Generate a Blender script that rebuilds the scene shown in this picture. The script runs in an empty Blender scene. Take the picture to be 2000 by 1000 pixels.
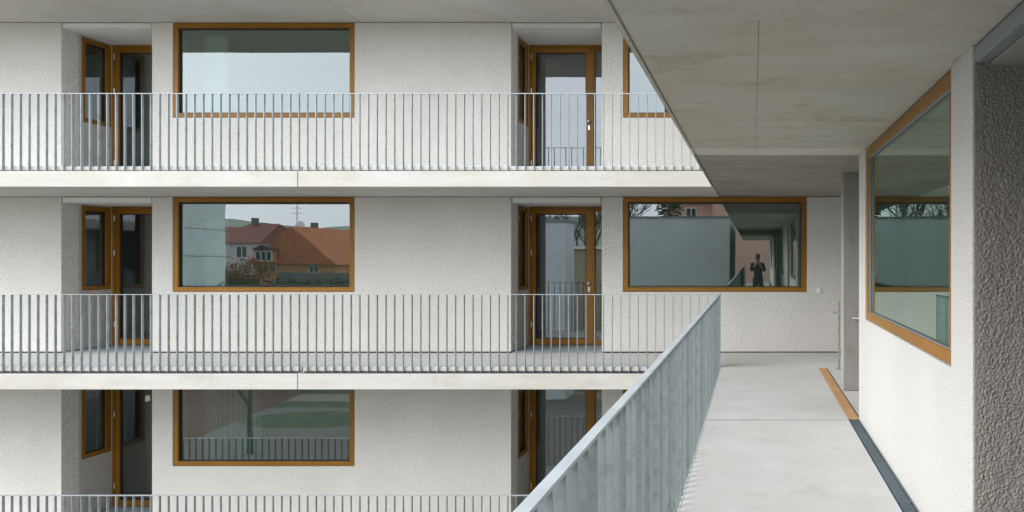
import bpy, bmesh, math, random
from mathutils import Vector, Matrix
R = math.radians
random.seed(7)
sc = bpy.context.scene
C = sc.collection
EYE = 8.0            # eye height above the garden; every z below is written relative to the eye

# ------------------------------------------------------------------ camera
cam_d = bpy.data.cameras.new('camera'); cam = bpy.data.objects.new('camera', cam_d); C.objects.link(cam)
cam.location = (0, 0, EYE); cam.rotation_euler = (R(90), 0, 0)
cam_d.sensor_width = 36; cam_d.lens = 1462 / 2000 * 36
cam_d.shift_x = -0.2355; cam_d.shift_y = 0.001
cam_d.clip_start = 0.05; cam_d.clip_end = 3000
sc.camera = cam

# ------------------------------------------------------------------ world, sun, exposure
SUN_EL, SUN_AZ = R(33), R(-117)
w = bpy.data.worlds.new('World'); sc.world = w; w.use_nodes = True
nt = w.node_tree; N = nt.nodes; L = nt.links
for n in list(N): N.remove(n)
wo = N.new('ShaderNodeOutputWorld'); bg = N.new('ShaderNodeBackground')
sky = N.new('ShaderNodeTexSky'); sky.sky_type = 'NISHITA'; sky.sun_disc = False
sky.sun_elevation = SUN_EL; sky.sun_rotation = SUN_AZ; sky.air_density = 1.0; sky.dust_density = 3.0
hs = N.new('ShaderNodeHueSaturation'); hs.inputs['Saturation'].default_value = 0.35
L.new(sky.outputs[0], hs.inputs['Color'])
mx = N.new('ShaderNodeMix'); mx.data_type = 'RGBA'; mx.inputs[0].default_value = 0.72
L.new(hs.outputs[0], mx.inputs[6]); mx.inputs[7].default_value = (13.4, 14.2, 15.2, 1)
tc = N.new('ShaderNodeTexCoord'); mp = N.new('ShaderNodeMapping'); mp.inputs['Scale'].default_value = (1, 1, 3)
nz = N.new('ShaderNodeTexNoise'); nz.inputs['Scale'].default_value = 2.2; nz.inputs['Detail'].default_value = 5
rp = N.new('ShaderNodeMapRange'); rp.inputs['From Min'].default_value = 0.3; rp.inputs['From Max'].default_value = 0.7
rp.inputs['To Min'].default_value = 0.88; rp.inputs['To Max'].default_value = 1.08
L.new(tc.outputs['Generated'], mp.inputs[0]); L.new(mp.outputs[0], nz.inputs[0]); L.new(nz.outputs[0], rp.inputs[0])
mul = N.new('ShaderNodeMix'); mul.data_type = 'RGBA'; mul.blend_type = 'MULTIPLY'; mul.inputs[0].default_value = 1
L.new(mx.outputs[2], mul.inputs[6]); L.new(rp.outputs[0], mul.inputs[7])
L.new(mul.outputs[2], bg.inputs[0]); bg.inputs[1].default_value = 0.10
L.new(bg.outputs[0], wo.inputs[0])
sun_d = bpy.data.lights.new('sun', 'SUN'); sun_d.energy = 1.5; sun_d.angle = R(42); sun_d.color = (1, 0.98, 0.95)
sun = bpy.data.objects.new('sun', sun_d); C.objects.link(sun)
sv = Vector((math.sin(SUN_AZ) * math.cos(SUN_EL), math.cos(SUN_AZ) * math.cos(SUN_EL), math.sin(SUN_EL)))
sun.rotation_euler = sv.to_track_quat('Z', 'Y').to_euler()
sc.view_settings.view_transform = 'Standard'; sc.view_settings.look = 'None'
sc.view_settings.exposure = 1.08; sc.view_settings.gamma = 1.0
sc.render.resolution_x = 1024; sc.render.resolution_y = 512
sc.render.engine = 'CYCLES'
sc.cycles.max_bounces = 12; sc.cycles.diffuse_bounces = 6; sc.cycles.glossy_bounces = 6
sc.cycles.transparent_max_bounces = 16

# ------------------------------------------------------------------ materials
def mat(name):
    m = bpy.data.materials.new(name); m.use_nodes = True
    return m, m.node_tree.nodes, m.node_tree.links, m.node_tree.nodes['Principled BSDF']
def tex(N, L, kind, scale, stretch=(1, 1, 1), detail=4, rough=0.55, coord='Object', rot=(0, 0, 0), w=None):
    tc = N.new('ShaderNodeTexCoord'); mp = N.new('ShaderNodeMapping'); mp.inputs['Scale'].default_value = stretch
    mp.inputs['Rotation'].default_value = rot
    L.new(tc.outputs[coord], mp.inputs[0])
    n = N.new(kind)
    if w is not None: mp.inputs['Location'].default_value = (w, w * 1.7, w * 0.6)
    L.new(mp.outputs[0], n.inputs['Vector']); n.inputs['Scale'].default_value = scale
    if 'Detail' in n.inputs: n.inputs['Detail'].default_value = detail
    if kind == 'ShaderNodeTexNoise': n.inputs['Roughness'].default_value = rough
    return n
def ramp(N, L, src, stops):
    r = N.new('ShaderNodeValToRGB'); L.new(src, r.inputs[0])
    e = r.color_ramp.elements
    while len(e) < len(stops): e.new(0.5)
    for k, (p, c) in enumerate(stops): e[k].position = p; e[k].color = (*c, 1) if len(c) == 3 else c
    return r
def mixc(N, L, a, b, f, mode='MIX'):
    m = N.new('ShaderNodeMix'); m.data_type = 'RGBA'; m.blend_type = mode
    for s, v in ((m.inputs[6], a), (m.inputs[7], b)):
        if hasattr(v, 'is_output'): L.new(v, s)
        else: s.default_value = (*v, 1)
    if hasattr(f, 'is_output'): L.new(f, m.inputs[0])
    else: m.inputs[0].default_value = f
    return m.outputs[2]
def bump(N, L, h, dist, strength=1.0, prev=None):
    b = N.new('ShaderNodeBump'); b.inputs['Distance'].default_value = dist; b.inputs['Strength'].default_value = strength
    L.new(h, b.inputs['Height'])
    if prev: L.new(prev, b.inputs['Normal'])
    return b.outputs[0]

def plaster(name, base, grain=42, dist=0.008, contrast=0.16, big=0.07):
    m, N, L, P = mat(name)
    g = tex(N, L, 'ShaderNodeTexNoise', grain, detail=3, rough=0.6)
    v = tex(N, L, 'ShaderNodeTexVoronoi', grain * 1.5)
    b = tex(N, L, 'ShaderNodeTexNoise', 0.9, stretch=(1, 1, .45), detail=5)
    lo = tuple(c * (1 - contrast) for c in base); hi = tuple(min(.9, c * (1 + contrast * .6)) for c in base)
    r1 = ramp(N, L, g.outputs[0], [(.36, lo), (.6, hi)])
    r2 = ramp(N, L, b.outputs[0], [(.3, (1 - big,) * 3), (.7, (1, 1, 1))])
    L.new(mixc(N, L, r1.outputs[0], r2.outputs[0], 1, 'MULTIPLY'), P.inputs['Base Color'])
    P.inputs['Roughness'].default_value = 0.95; P.inputs['Specular IOR Level'].default_value = 0.15
    ad = N.new('ShaderNodeMath'); ad.operation = 'MULTIPLY_ADD'
    L.new(v.outputs['Distance'], ad.inputs[0]); ad.inputs[1].default_value = -0.5; L.new(g.outputs[0], ad.inputs[2])
    L.new(bump(N, L, ad.outputs[0], dist), P.inputs['Normal'])
    return m
M = {}
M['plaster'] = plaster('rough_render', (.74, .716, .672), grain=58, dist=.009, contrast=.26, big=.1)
M['plaster_near'] = plaster('rough_render_near', (.65, .635, .607), grain=120, dist=0.006, contrast=.26)
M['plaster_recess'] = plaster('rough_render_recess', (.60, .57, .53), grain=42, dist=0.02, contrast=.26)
M['plaster_coarse'] = plaster('coarse_shaded_render', (.40, .375, .345), grain=48, dist=0.03, contrast=.34)  # the wall's render again, with shade of pits and recess put into its colour
M['plaster_flat'] = plaster('shaded_roughcast', (.29, .268, .243), grain=110, dist=0.001, contrast=.12)  # roughcast colour lowered too, standing in for the shade inside the near recess
M['white_plaster'] = plaster('smooth_white_render', (.74, .73, .72), grain=90, dist=0.001, contrast=.03)

def concrete(name, base, streak=(1, 6, 6), streak_amt=.14, stain=.18, tint=(1, .97, .9), bumpd=.001, scale=1.0, speck=0.0, rough=.8):
    m, N, L, P = mat(name)
    s = tex(N, L, 'ShaderNodeTexNoise', 2.2 * scale, stretch=streak, detail=7, rough=.65)
    b = tex(N, L, 'ShaderNodeTexNoise', .8 * scale, detail=5, rough=.6, w=3.3)
    c = tex(N, L, 'ShaderNodeTexNoise', 2.6 * scale, detail=8, rough=.7, w=9.1)
    f = tex(N, L, 'ShaderNodeTexNoise', 90, detail=2, w=1.3)
    r1 = ramp(N, L, s.outputs[0], [(.34, (1 - streak_amt,) * 3), (.66, (1, 1, 1))])
    r2 = ramp(N, L, b.outputs[0], [(.32, tuple((1 - stain * .6) * t for t in tint)), (.68, (1, 1, 1))])
    r3 = ramp(N, L, c.outputs[0], [(.28, tuple((1 - stain) * t for t in tint)), (.45, (1, 1, 1))])
    r4 = ramp(N, L, f.outputs[0], [(.35, (1 - .06 - speck,) * 3), (.6, (1, 1, 1))])
    x = mixc(N, L, base, r1.outputs[0], 1, 'MULTIPLY')
    for r in (r2, r3, r4): x = mixc(N, L, x, r.outputs[0], 1, 'MULTIPLY')
    L.new(x, P.inputs['Base Color']); P.inputs['Roughness'].default_value = rough
    P.inputs['Specular IOR Level'].default_value = .3
    L.new(bump(N, L, s.outputs[0], bumpd * 2, 1, bump(N, L, f.outputs[0], bumpd)), P.inputs['Normal'])
    return m
M['slab'] = concrete('board_marked_concrete', (.60, .588, .558), streak=(.5, 7, 4), streak_amt=.12, stain=.10)
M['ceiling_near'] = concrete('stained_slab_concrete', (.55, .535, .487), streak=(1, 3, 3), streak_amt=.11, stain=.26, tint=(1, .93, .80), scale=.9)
def hairline(m, x0, width=.0022):
    # a fine, broken board seam running along the walkway
    N, L = m.node_tree.nodes, m.node_tree.links; P = N['Principled BSDF']
    src = P.inputs['Base Color'].links[0].from_socket
    tc = N.new('ShaderNodeTexCoord'); sp = N.new('ShaderNodeSeparateXYZ'); L.new(tc.outputs['Object'], sp.inputs[0])
    n = tex(N, L, 'ShaderNodeTexNoise', 1.3, detail=4, w=5); n2 = tex(N, L, 'ShaderNodeTexNoise', 5, detail=2, w=2)
    def mt(op, a, b=None, c=None):
        q = N.new('ShaderNodeMath'); q.operation = op
        for i, v in enumerate((a, b, c)):
            if v is None: continue
            if hasattr(v, 'is_output'): L.new(v, q.inputs[i])
            else: q.inputs[i].default_value = v
        return q.outputs[0]
    d = mt('ABSOLUTE', mt('ADD', mt('ADD', sp.outputs[0], -x0), mt('MULTIPLY', mt('ADD', n2.outputs[0], -.5), .006)))
    msk = mt('MULTIPLY', mt('LESS_THAN', d, width), mt('GREATER_THAN', n.outputs[0], .44))
    L.new(mixc(N, L, src, (.12, .11, .09), mt('MULTIPLY', msk, .75)), P.inputs['Base Color'])
hairline(M['ceiling_near'], .025 - 2)
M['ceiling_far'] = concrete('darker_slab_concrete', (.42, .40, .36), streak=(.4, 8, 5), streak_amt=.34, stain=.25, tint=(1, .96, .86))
M['ceiling_strip'] = concrete('pale_slab_strip', (.66, .645, .59), stain=.1)
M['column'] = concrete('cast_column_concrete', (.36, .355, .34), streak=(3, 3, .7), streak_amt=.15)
M['floor'] = concrete('walkway_screed', (.57, .568, .558), streak=(1.2, .8, 1), streak_amt=.09, stain=.15, tint=(1, .985, .955), speck=.05, rough=.7)
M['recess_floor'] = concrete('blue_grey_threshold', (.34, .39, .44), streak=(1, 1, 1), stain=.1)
M['facade_grey'] = concrete('grey_party_wall', (.72, .78, .78), streak=(.6, 1, 1), stain=.08, tint=(1, 1, 1))

def steel(name, base, rough=.45, metal=.35, blotch=.25, sc_=6.0, spread=.86):
    m, N, L, P = mat(name)
    a = tex(N, L, 'ShaderNodeTexNoise', sc_, stretch=(1, 1, 1), detail=6, rough=.65, coord='Object')
    v = tex(N, L, 'ShaderNodeTexVoronoi', 34)
    inf = N.new('ShaderNodeObjectInfo'); 
    mr = N.new('ShaderNodeMapRange'); mr.inputs['To Min'].default_value = spread; mr.inputs['To Max'].default_value = 1.04
    L.new(inf.outputs['Random'], mr.inputs[0])
    # every bar has its own patch of the zinc pattern
    tcn = [n for n in N if n.bl_idname == 'ShaderNodeMapping']
    for q in tcn:
        cx = N.new('ShaderNodeCombineXYZ'); ml = N.new('ShaderNodeMath'); ml.operation = 'MULTIPLY'; ml.inputs[1].default_value = 40
        L.new(inf.outputs['Random'], ml.inputs[0]); L.new(ml.outputs[0], cx.inputs[0]); L.new(ml.outputs[0], cx.inputs[2])
        L.new(cx.outputs[0], q.inputs['Location'])
    r = ramp(N, L, a.outputs[0], [(.3, tuple(c * (1 - blotch) for c in base)), (.5, base), (.75, tuple(min(1, c * 1.08) for c in base))])
    r2 = ramp(N, L, v.outputs['Distance'], [(.0, (.93,) * 3), (.5, (1, 1, 1))])
    x = mixc(N, L, r.outputs[0], r2.outputs[0], 1, 'MULTIPLY')
    x = mixc(N, L, x, mr.outputs[0], 1, 'MULTIPLY')
    L.new(x, P.inputs['Base Color']); P.inputs['Metallic'].default_value = metal; P.inputs['Roughness'].default_value = rough
    L.new(bump(N, L, a.outputs[0], .0008), P.inputs['Normal'])
    return m
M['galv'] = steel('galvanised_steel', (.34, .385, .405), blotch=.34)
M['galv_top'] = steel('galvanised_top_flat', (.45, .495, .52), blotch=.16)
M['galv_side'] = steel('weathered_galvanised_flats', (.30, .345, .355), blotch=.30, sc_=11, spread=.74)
M['galv_plate'] = steel('galvanised_edge_plate', (.60, .68, .76), blotch=.1)
M['galv_dark'] = steel('drain_grating_steel', (.15, .185, .215), rough=.45, metal=.2)
M['alu'] = steel('grey_blind_box_metal', (.72, .72, .71), rough=.5, metal=.1, blotch=.04)
M['alu_dark'] = steel('dark_blind_box_metal', (.23, .25, .27), rough=.5, metal=.1, blotch=.04)

def wood(name, base, grainy=.22, stretch=(30, 30, 1.5), rough=.42):
    m, N, L, P = mat(name)
    a = tex(N, L, 'ShaderNodeTexNoise', 3, stretch=stretch, detail=6, rough=.6)
    r = ramp(N, L, a.outputs[0], [(.3, tuple(c * (1 - grainy) for c in base)), (.6, base), (.8, tuple(c * 1.12 for c in base))])
    inf = N.new('ShaderNodeObjectInfo'); mr = N.new('ShaderNodeMapRange'); mr.inputs['To Min'].default_value = .80; mr.inputs['To Max'].default_value = 1.04
    L.new(inf.outputs['Random'], mr.inputs[0])
    big = tex(N, L, 'ShaderNodeTexNoise', 1.6, detail=3, w=4)
    r3 = ramp(N, L, big.outputs[0], [(.3, (.84, .82, .80)), (.65, (1, 1, 1))])
    x = mixc(N, L, mixc(N, L, r.outputs[0], mr.outputs[0], 1, 'MULTIPLY'), r3.outputs[0], 1, 'MULTIPLY')
    L.new(x, P.inputs['Base Color']); P.inputs['Roughness'].default_value = rough
    P.inputs['Specular IOR Level'].default_value = .35
    L.new(bump(N, L, a.outputs[0], .0006), P.inputs['Normal'])
    return m
M['wood_x'] = wood('oiled_timber_rail', (.34, .150, .010), stretch=(1.5, 30, 30))
M['wood_y'] = wood('oiled_timber_rail_deep', (.33, .15, .020), stretch=(30, 1.5, 30))
M['wood_z'] = wood('oiled_timber_stile', (.33, .145, .009), stretch=(30, 30, 1.5))
M['board'] = wood('plywood_cover', (.56, .33, .16), grainy=.2, stretch=(12, 1, 12), rough=.75)

def plain(name, base, rough=.6, metal=0, emit=None, var=.12, scale=3):
    m, N, L, P = mat(name)
    a = tex(N, L, 'ShaderNodeTexNoise', scale, detail=5)
    r = ramp(N, L, a.outputs[0], [(.3, tuple(c * (1 - var) for c in base)), (.7, tuple(min(1, c * (1 + var)) for c in base))])
    L.new(r.outputs[0], P.inputs['Base Color']); P.inputs['Roughness'].default_value = rough; P.inputs['Metallic'].default_value = metal
    return m
M['black'] = plain('black_rubber_seal', (.012, .012, .014), .7)
M['gap'] = plain('dark_joint_and_shade', (.035, .04, .045), .9)  # fills the joints, also the painted shade on the railing ledges
M['joint_grey'] = plain('grey_joint_sealant', (.16, .16, .155), .8, var=.3)
M['trough'] = plain('drain_trough', (.02, .024, .028), .8)
M['chrome'] = plain('satin_steel', (.75, .76, .77), .28, .9, var=.03)
M['switch'] = plain('white_plastic', (.78, .78, .79), .4, var=.02)
M['paper'] = plain('pale_yellow_paper', (.75, .76, .58), .8, var=.03)
M['room'] = plain('room_paint', (.62, .64, .63), .9, var=.04)
M['room_light'] = plain('white_room_paint', (.80, .82, .83), .9, var=.02)
M['room_floor'] = plain('room_parquet', (.16, .11, .07), .5)
M['curtain'] = plain('grey_curtain', (.42, .45, .46), .9)

def glass(name, refl=.19, tint=(.90, .975, .99), trans=(.50, .68, .60), wob=.00010):
    m, N, L, P = mat(name); N.remove(P)
    out = [n for n in N if n.bl_idname == 'ShaderNodeOutputMaterial'][0]
    g = N.new('ShaderNodeBsdfGlossy'); g.inputs['Roughness'].default_value = 0.0; g.inputs['Color'].default_value = (*tint, 1)
    t = N.new('ShaderNodeBsdfTransparent'); t.inputs['Color'].default_value = (*trans, 1)
    fr = N.new('ShaderNodeFresnel')
    geo = N.new('ShaderNodeNewGeometry'); io = N.new('ShaderNodeMapRange'); io.inputs['To Min'].default_value = 1.5; io.inputs['To Max'].default_value = 1 / 1.5
    L.new(geo.outputs['Backfacing'], io.inputs[0]); L.new(io.outputs[0], fr.inputs['IOR'])
    a = N.new('ShaderNodeMath'); a.operation = 'ADD'; a.use_clamp = True; L.new(fr.outputs[0], a.inputs[0]); a.inputs[1].default_value = refl
    s = N.new('ShaderNodeMixShader'); L.new(a.outputs[0], s.inputs[0]); L.new(t.outputs[0], s.inputs[1]); L.new(g.outputs[0], s.inputs[2])
    L.new(s.outputs[0], out.inputs[0])
    n = tex(N, L, 'ShaderNodeTexNoise', 1.1, detail=1)
    L.new(bump(N, L, n.outputs[0], wob * 8), g.inputs['Normal'])
    return m
M['glass'] = glass('coated_window_glass')
M['glass_near'] = glass('coated_window_glass_near', refl=.30, tint=(.86, 1, .91), wob=.00005)
M['glass_door'] = glass('door_glass', refl=.18, tint=(.93, .97, 1), trans=(.5, .58, .6))

M['lawn'] = plain('mown_grass', (.06, .085, .042), .95, var=.35, scale=1.2)
M['bed'] = plain('brown_planting_bed', (.10, .055, .04), .95, var=.5, scale=2)
M['path'] = concrete('pale_gravel_path', (.26, .24, .20), streak=(1, 1, 1), speck=.1, rough=.95)
M['paving'] = concrete('grey_stone_paving', (.17, .17, .155), streak=(1, 1, 1), speck=.1, rough=.9)
M['earth'] = plain('surrounding_ground', (.20, .19, .16), .95, var=.25, scale=.15)
M['hill'] = plain('wooded_hill', (.17, .22, .17), .95, var=.3, scale=.03)
M['orange_wall'] = plain('orange_house_wall', (.62, .30, .12), .9, var=.1)
M['pink_wall'] = plain('pale_house_wall', (.55, .50, .50), .9, var=.06)
M['white_wall'] = plain('white_house_wall', (.70, .70, .70), .9, var=.05)
M['salmon_wall'] = plain('salmon_house_wall', (.66, .42, .33), .9, var=.05)
M['ochre_wall'] = concrete('weathered_ochre_wall', (.50, .45, .32), stain=.4, streak=(2, 2, .6), streak_amt=.3)
M['stone_wall'] = concrete('dark_rubble_wall', (.20, .19, .17), stain=.5, scale=2)
def tiles(name, a_, b_):
    m, N, L, P = mat(name)
    wv = tex(N, L, 'ShaderNodeTexWave', 2.2, detail=1); wv.bands_direction = 'Z'
    n = tex(N, L, 'ShaderNodeTexNoise', 2.5, detail=6)
    r = ramp(N, L, n.outputs[0], [(.3, a_), (.7, b_)])
    r2 = ramp(N, L, wv.outputs[0], [(.2, (.5,) * 3), (.6, (1, 1, 1))])
    L.new(mixc(N, L, r.outputs[0], r2.outputs[0], 1, 'MULTIPLY'), P.inputs['Base Color']); P.inputs['Roughness'].default_value = .85
    return m
M['tile_orange'] = tiles('orange_roof_tiles', (.46, .13, .05), (.72, .25, .10))
M['tile_red'] = tiles('dark_red_roof_tiles', (.16, .045, .035), (.26, .07, .05))
M['tile_dark'] = tiles('dark_grey_roof_tiles', (.06, .05, .05), (.12, .09, .08))
M['pane_dark'] = plain('dark_far_pane', (.04, .05, .06), .1, var=.1)
M['bark'] = plain('dark_bark', (.07, .055, .04), .95, var=.3, scale=8)
M['leaf'] = plain('dark_evergreen_leaf', (.03, .075, .035), .8, var=.4, scale=4)
M['hedge_leaf'] = plain('hedge_leaf', (.05, .09, .035), .85, var=.4, scale=4)
M['autumn'] = plain('dry_orange_leaf', (.42, .22, .07), .85, var=.35, scale=4)
M['coat'] = plain('black_coat_cloth', (.012, .013, .016), .9)
M['trouser'] = plain('dark_trousers', (.02, .022, .03), .9)
M['skin'] = plain('skin', (.48, .28, .20), .55, var=.05)
M['hair'] = plain('dark_hair', (.02, .014, .01), .6)

# ------------------------------------------------------------------ mesh helpers
class MB:
    def __init__(s): s.v = []; s.f = []
    def add(s, vs, fs):
        o = len(s.v); s.v += [tuple(v) for v in vs]; s.f += [tuple(i + o for i in f) for f in fs]; return s
    def box(s, x0, x1, y0, y1, z0, z1):
        x0, x1 = sorted((x0, x1)); y0, y1 = sorted((y0, y1)); z0, z1 = sorted((z0, z1))
        v = [(x0, y0, z0), (x1, y0, z0), (x1, y1, z0), (x0, y1, z0), (x0, y0, z1), (x1, y0, z1), (x1, y1, z1), (x0, y1, z1)]
        return s.add(v, [(0, 3, 2, 1), (4, 5, 6, 7), (0, 1, 5, 4), (1, 2, 6, 5), (2, 3, 7, 6), (3, 0, 4, 7)])
    def prism(s, poly, axis, a, b):     # poly of 2D points extruded along axis
        n = len(poly)
        def p(u, v, t): return {'x': (t, u, v), 'y': (u, t, v), 'z': (u, v, t)}[axis]
        v = [p(u, q, a) for u, q in poly] + [p(u, q, b) for u, q in poly]
        f = [tuple(range(n))[::-1], tuple(range(n, 2 * n))] + [(i, (i + 1) % n, n + (i + 1) % n, n + i) for i in range(n)]
        return s.add(v, f)
    def tube(s, p, q, r0, r1=None, n=10):
        r1 = r0 if r1 is None else r1
        p, q = Vector(p), Vector(q); d = (q - p).normalized()
        a = d.orthogonal().normalized(); b = d.cross(a)
        v = []
        for c, r in ((p, r0), (q, r1)):
            for i in range(n):
                t = 2 * math.pi * i / n; v.append(c + (a * math.cos(t) + b * math.sin(t)) * r)
        f = [(i, (i + 1) % n, n + (i + 1) % n, n + i) for i in range(n)] + [tuple(range(n))[::-1], tuple(range(n, 2 * n))]
        return s.add(v, f)
    def lathe(s, c, axis, prof, n=16):   # prof: (radius, offset along axis)
        c = Vector(c); d = Vector(axis).normalized(); a = d.orthogonal().normalized(); b = d.cross(a)
        v = []
        for r, h in prof:
            for i in range(n):
                t = 2 * math.pi * i / n; v.append(c + d * h + (a * math.cos(t) + b * math.sin(t)) * r)
        f = []
        for k in range(len(prof) - 1):
            for i in range(n): f.append((k * n + i, k * n + (i + 1) % n, (k + 1) * n + (i + 1) % n, (k + 1) * n + i))
        f += [tuple(range(n))[::-1], tuple(range((len(prof) - 1) * n, len(prof) * n))]
        return s.add(v, f)
    def grid_wall(s, ucuts, vcuts, solid, depth0, depth1, axis):
        """wall with openings: solid(i,j) cells; axis 'y' = wall in XZ with depth along Y, 'x' = wall in YZ with depth along X"""
        nu, nv = len(ucuts) - 1, len(vcuts) - 1
        def P(u, v, d): return (u, d, v) if axis == 'y' else (d, u, v)
        idx = {}
        def V(i, j, k):
            if (i, j, k) not in idx:
                idx[(i, j, k)] = len(s.v); s.v.append(P(ucuts[i], vcuts[j], depth1 if k else depth0))
            return idx[(i, j, k)]
        S = lambda i, j: 0 <= i < nu and 0 <= j < nv and solid(i, j)
        for i in range(nu):
            for j in range(nv):
                if not S(i, j): continue
                for k in (0, 1): s.f.append((V(i, j, k), V(i + 1, j, k), V(i + 1, j + 1, k), V(i, j + 1, k)))
                if not S(i - 1, j): s.f.append((V(i, j, 0), V(i, j + 1, 0), V(i, j + 1, 1), V(i, j, 1)))
                if not S(i + 1, j): s.f.append((V(i + 1, j, 0), V(i + 1, j, 1), V(i + 1, j + 1, 1), V(i + 1, j + 1, 0)))
                if not S(i, j - 1): s.f.append((V(i, j, 0), V(i, j, 1), V(i + 1, j, 1), V(i + 1, j, 0)))
                if not S(i, j + 1): s.f.append((V(i, j + 1, 0), V(i + 1, j + 1, 0), V(i + 1, j + 1, 1), V(i, j + 1, 1)))
        return s
    def each(s, name, m, parent, bevel=0):
        r = []
        for k in range(len(s.v) // 8):
            b = MB(); b.v = s.v[8 * k:8 * k + 8]; b.f = [tuple(i - 8 * k for i in f) for f in s.f[6 * k:6 * k + 6]]
            r.append(b.build(name, m, parent, bevel=bevel))
        return r
    def build(s, name, m, parent=None, origin=None, bevel=0, smooth=False, raw=False):
        """vertices are in eye-relative world coordinates unless raw"""
        me = bpy.data.meshes.new(name)
        if raw: o3 = Vector((0, 0, 0))
        elif parent is not None: o3 = wloc(parent) - Vector((0, 0, EYE))
        elif origin is not None: o3 = Vector(origin)
        else: o3 = Vector((0, 0, -EYE))
        me.from_pydata([tuple(Vector(v) - o3) for v in s.v], [], s.f)
        bm = bmesh.new(); bm.from_mesh(me); bmesh.ops.recalc_face_normals(bm, faces=bm.faces); bm.to_mesh(me); bm.free()
        me.materials.append(m)
        o = bpy.data.objects.new(name, me); C.objects.link(o)
        if parent is not None: o.parent = parent
        elif not raw: o.location = (o3.x, o3.y, o3.z + EYE)
        if smooth:
            for p in me.polygons: p.use_smooth = True
        if bevel:
            bv = o.modifiers.new('soft_edge', 'BEVEL'); bv.width = bevel; bv.segments = 2; bv.limit_method = 'ANGLE'
        return o
def wloc(o):
    l = Vector(o.location); p = o.parent
    while p is not None: l = l + Vector(p.location); p = p.parent
    return l
def tag(o, label=None, cat=None, group=None, kind=None):
    for k, v in (('label', label), ('category', cat), ('group', group), ('kind', kind)):
        if v: o[k] = v
    return o
def empty(name, loc, label=None, cat=None, group=None, parent=None):
    o = bpy.data.objects.new(name, None); C.objects.link(o); o.empty_display_size = .2
    o.location = (loc[0], loc[1], loc[2] + EYE)
    return tag(o, label, cat, group)
def Bx(*a): return MB().box(*a)

# ------------------------------------------------------------------ key measures (eye at 0,0,0)
FL, CE, ST = -1.656, 1.04, 3.0         # walkway floor, ceiling, storey
YF, YB, YR = 12.88, 11.076, 11.16      # facade plane, slab edge, railing plane
YD = 13.90                             # doors at the back of the recesses
XW = 1.075                             # plaster wall beside the walkway
XL, XR = -16.0, 6.0
REC = [(-11.905, -10.345), (-4.165, -2.605)]
WIN = [(-9.99, -6.86), (-2.24, .925)]
XWIN0, WB, WT = 0, -.595, 1.03

# ------------------------------------------------------------------ ground and garden
tag(Bx(-1500, 1500, -1500, 1500, -EYE - 1, -EYE).build('ground', M['earth']), kind='structure')
def sheet(name, pts, z, m, **k):
    return tag(MB().add([(x, y, z) for x, y in pts], [tuple(range(len(pts)))]).build(name, m), kind='structure')
sheet('lawn', [(-60, -60), (-1, -60), (-1, 9), (-60, 9)], -EYE + .004, M['lawn'])
def band(name, cpts, width, z, m):
    v = []; n = len(cpts)
    for i, (x, y) in enumerate(cpts):
        a = Vector(cpts[max(0, i - 1)]); b = Vector(cpts[min(n - 1, i + 1)]); d = (b - a).normalized(); nn = Vector((-d.y, d.x)) * width / 2
        v += [(x + nn.x, y + nn.y, z), (x - nn.x, y - nn.y, z)]
    tag(MB().add(v, [(2 * i, 2 * i + 1, 2 * i + 3, 2 * i + 2) for i in range(n - 1)]).build(name, m), kind='structure')
band('garden_path', [(-40 + t * 1.8, -15.6 - 1.2 * math.sin(t * .22)) for t in range(22)], 2.2, -EYE + .008, M['path'])
ell = [(-21.6 + 3.6 * math.cos(a), -11.0 + 1.9 * math.sin(a)) for a in [i * math.pi / 16 for i in range(32)]]
sheet('paved_yard', [(-40, -13.8), (-6, -13.8), (-2, 10.5), (-40, 10.5)], -EYE + .006, M['paving'])
sheet('grass_island', ell, -EYE + .010, M['lawn'])
sheet('planting_bed', [(-34, -19), (-26.6, -19), (-24.4, -6), (-31, -6)], -EYE + .014, M['bed'])

# ------------------------------------------------------------------ the facade building
fac = empty('apartment_building', (-5, YF, -EYE), 'cream rough rendered apartment block with three storeys of open galleries, timber windows and recessed doors, straight ahead across the courtyard', 'building')
fac['label'] = 'three storey cream rendered block with timber windows and open galleries, facing the viewer'

JX = -6.74                              # joint in the gallery slabs
def profile(z):                         # slab section with a low ledge for the railing
    return [(YB, z), (YB, z + .233), (11.19, z + .233), (11.19, z + .304), (18, z + .304), (18, z)]
for lv in (-2, -1, 0, 1):
    z = CE + lv * ST
    MB().prism(profile(z), 'x', XL, JX - .006).build('gallery_slab', M['slab'], fac, bevel=.004)
    MB().prism(profile(z), 'x', JX + .006, -.588).build('gallery_slab', M['slab'], fac, bevel=.004)
    Bx(-.588, XR, YF + .02, 18, z, z + .304).build('floor_slab', M['slab'], fac)
    MB().box(JX - .0055, JX + .0055, YB + .02, 11.19, z + .025, z + .22).box(JX - .0055, JX + .0055, 11.1905, 16.7, z + .025, z + .3055).build('slab_joint', M['gap'], fac)
    # thin floor screed on top, right up to the edge plate
    if lv < 1:
        Bx(XL, JX - .006, 11.2, 17.9, z + .304, z + .308).build('gallery_floor', M['floor'], fac)
        Bx(JX + .006, -.588, 11.2, 17.9, z + .304, z + .308).build('gallery_floor', M['floor'], fac)

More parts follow.
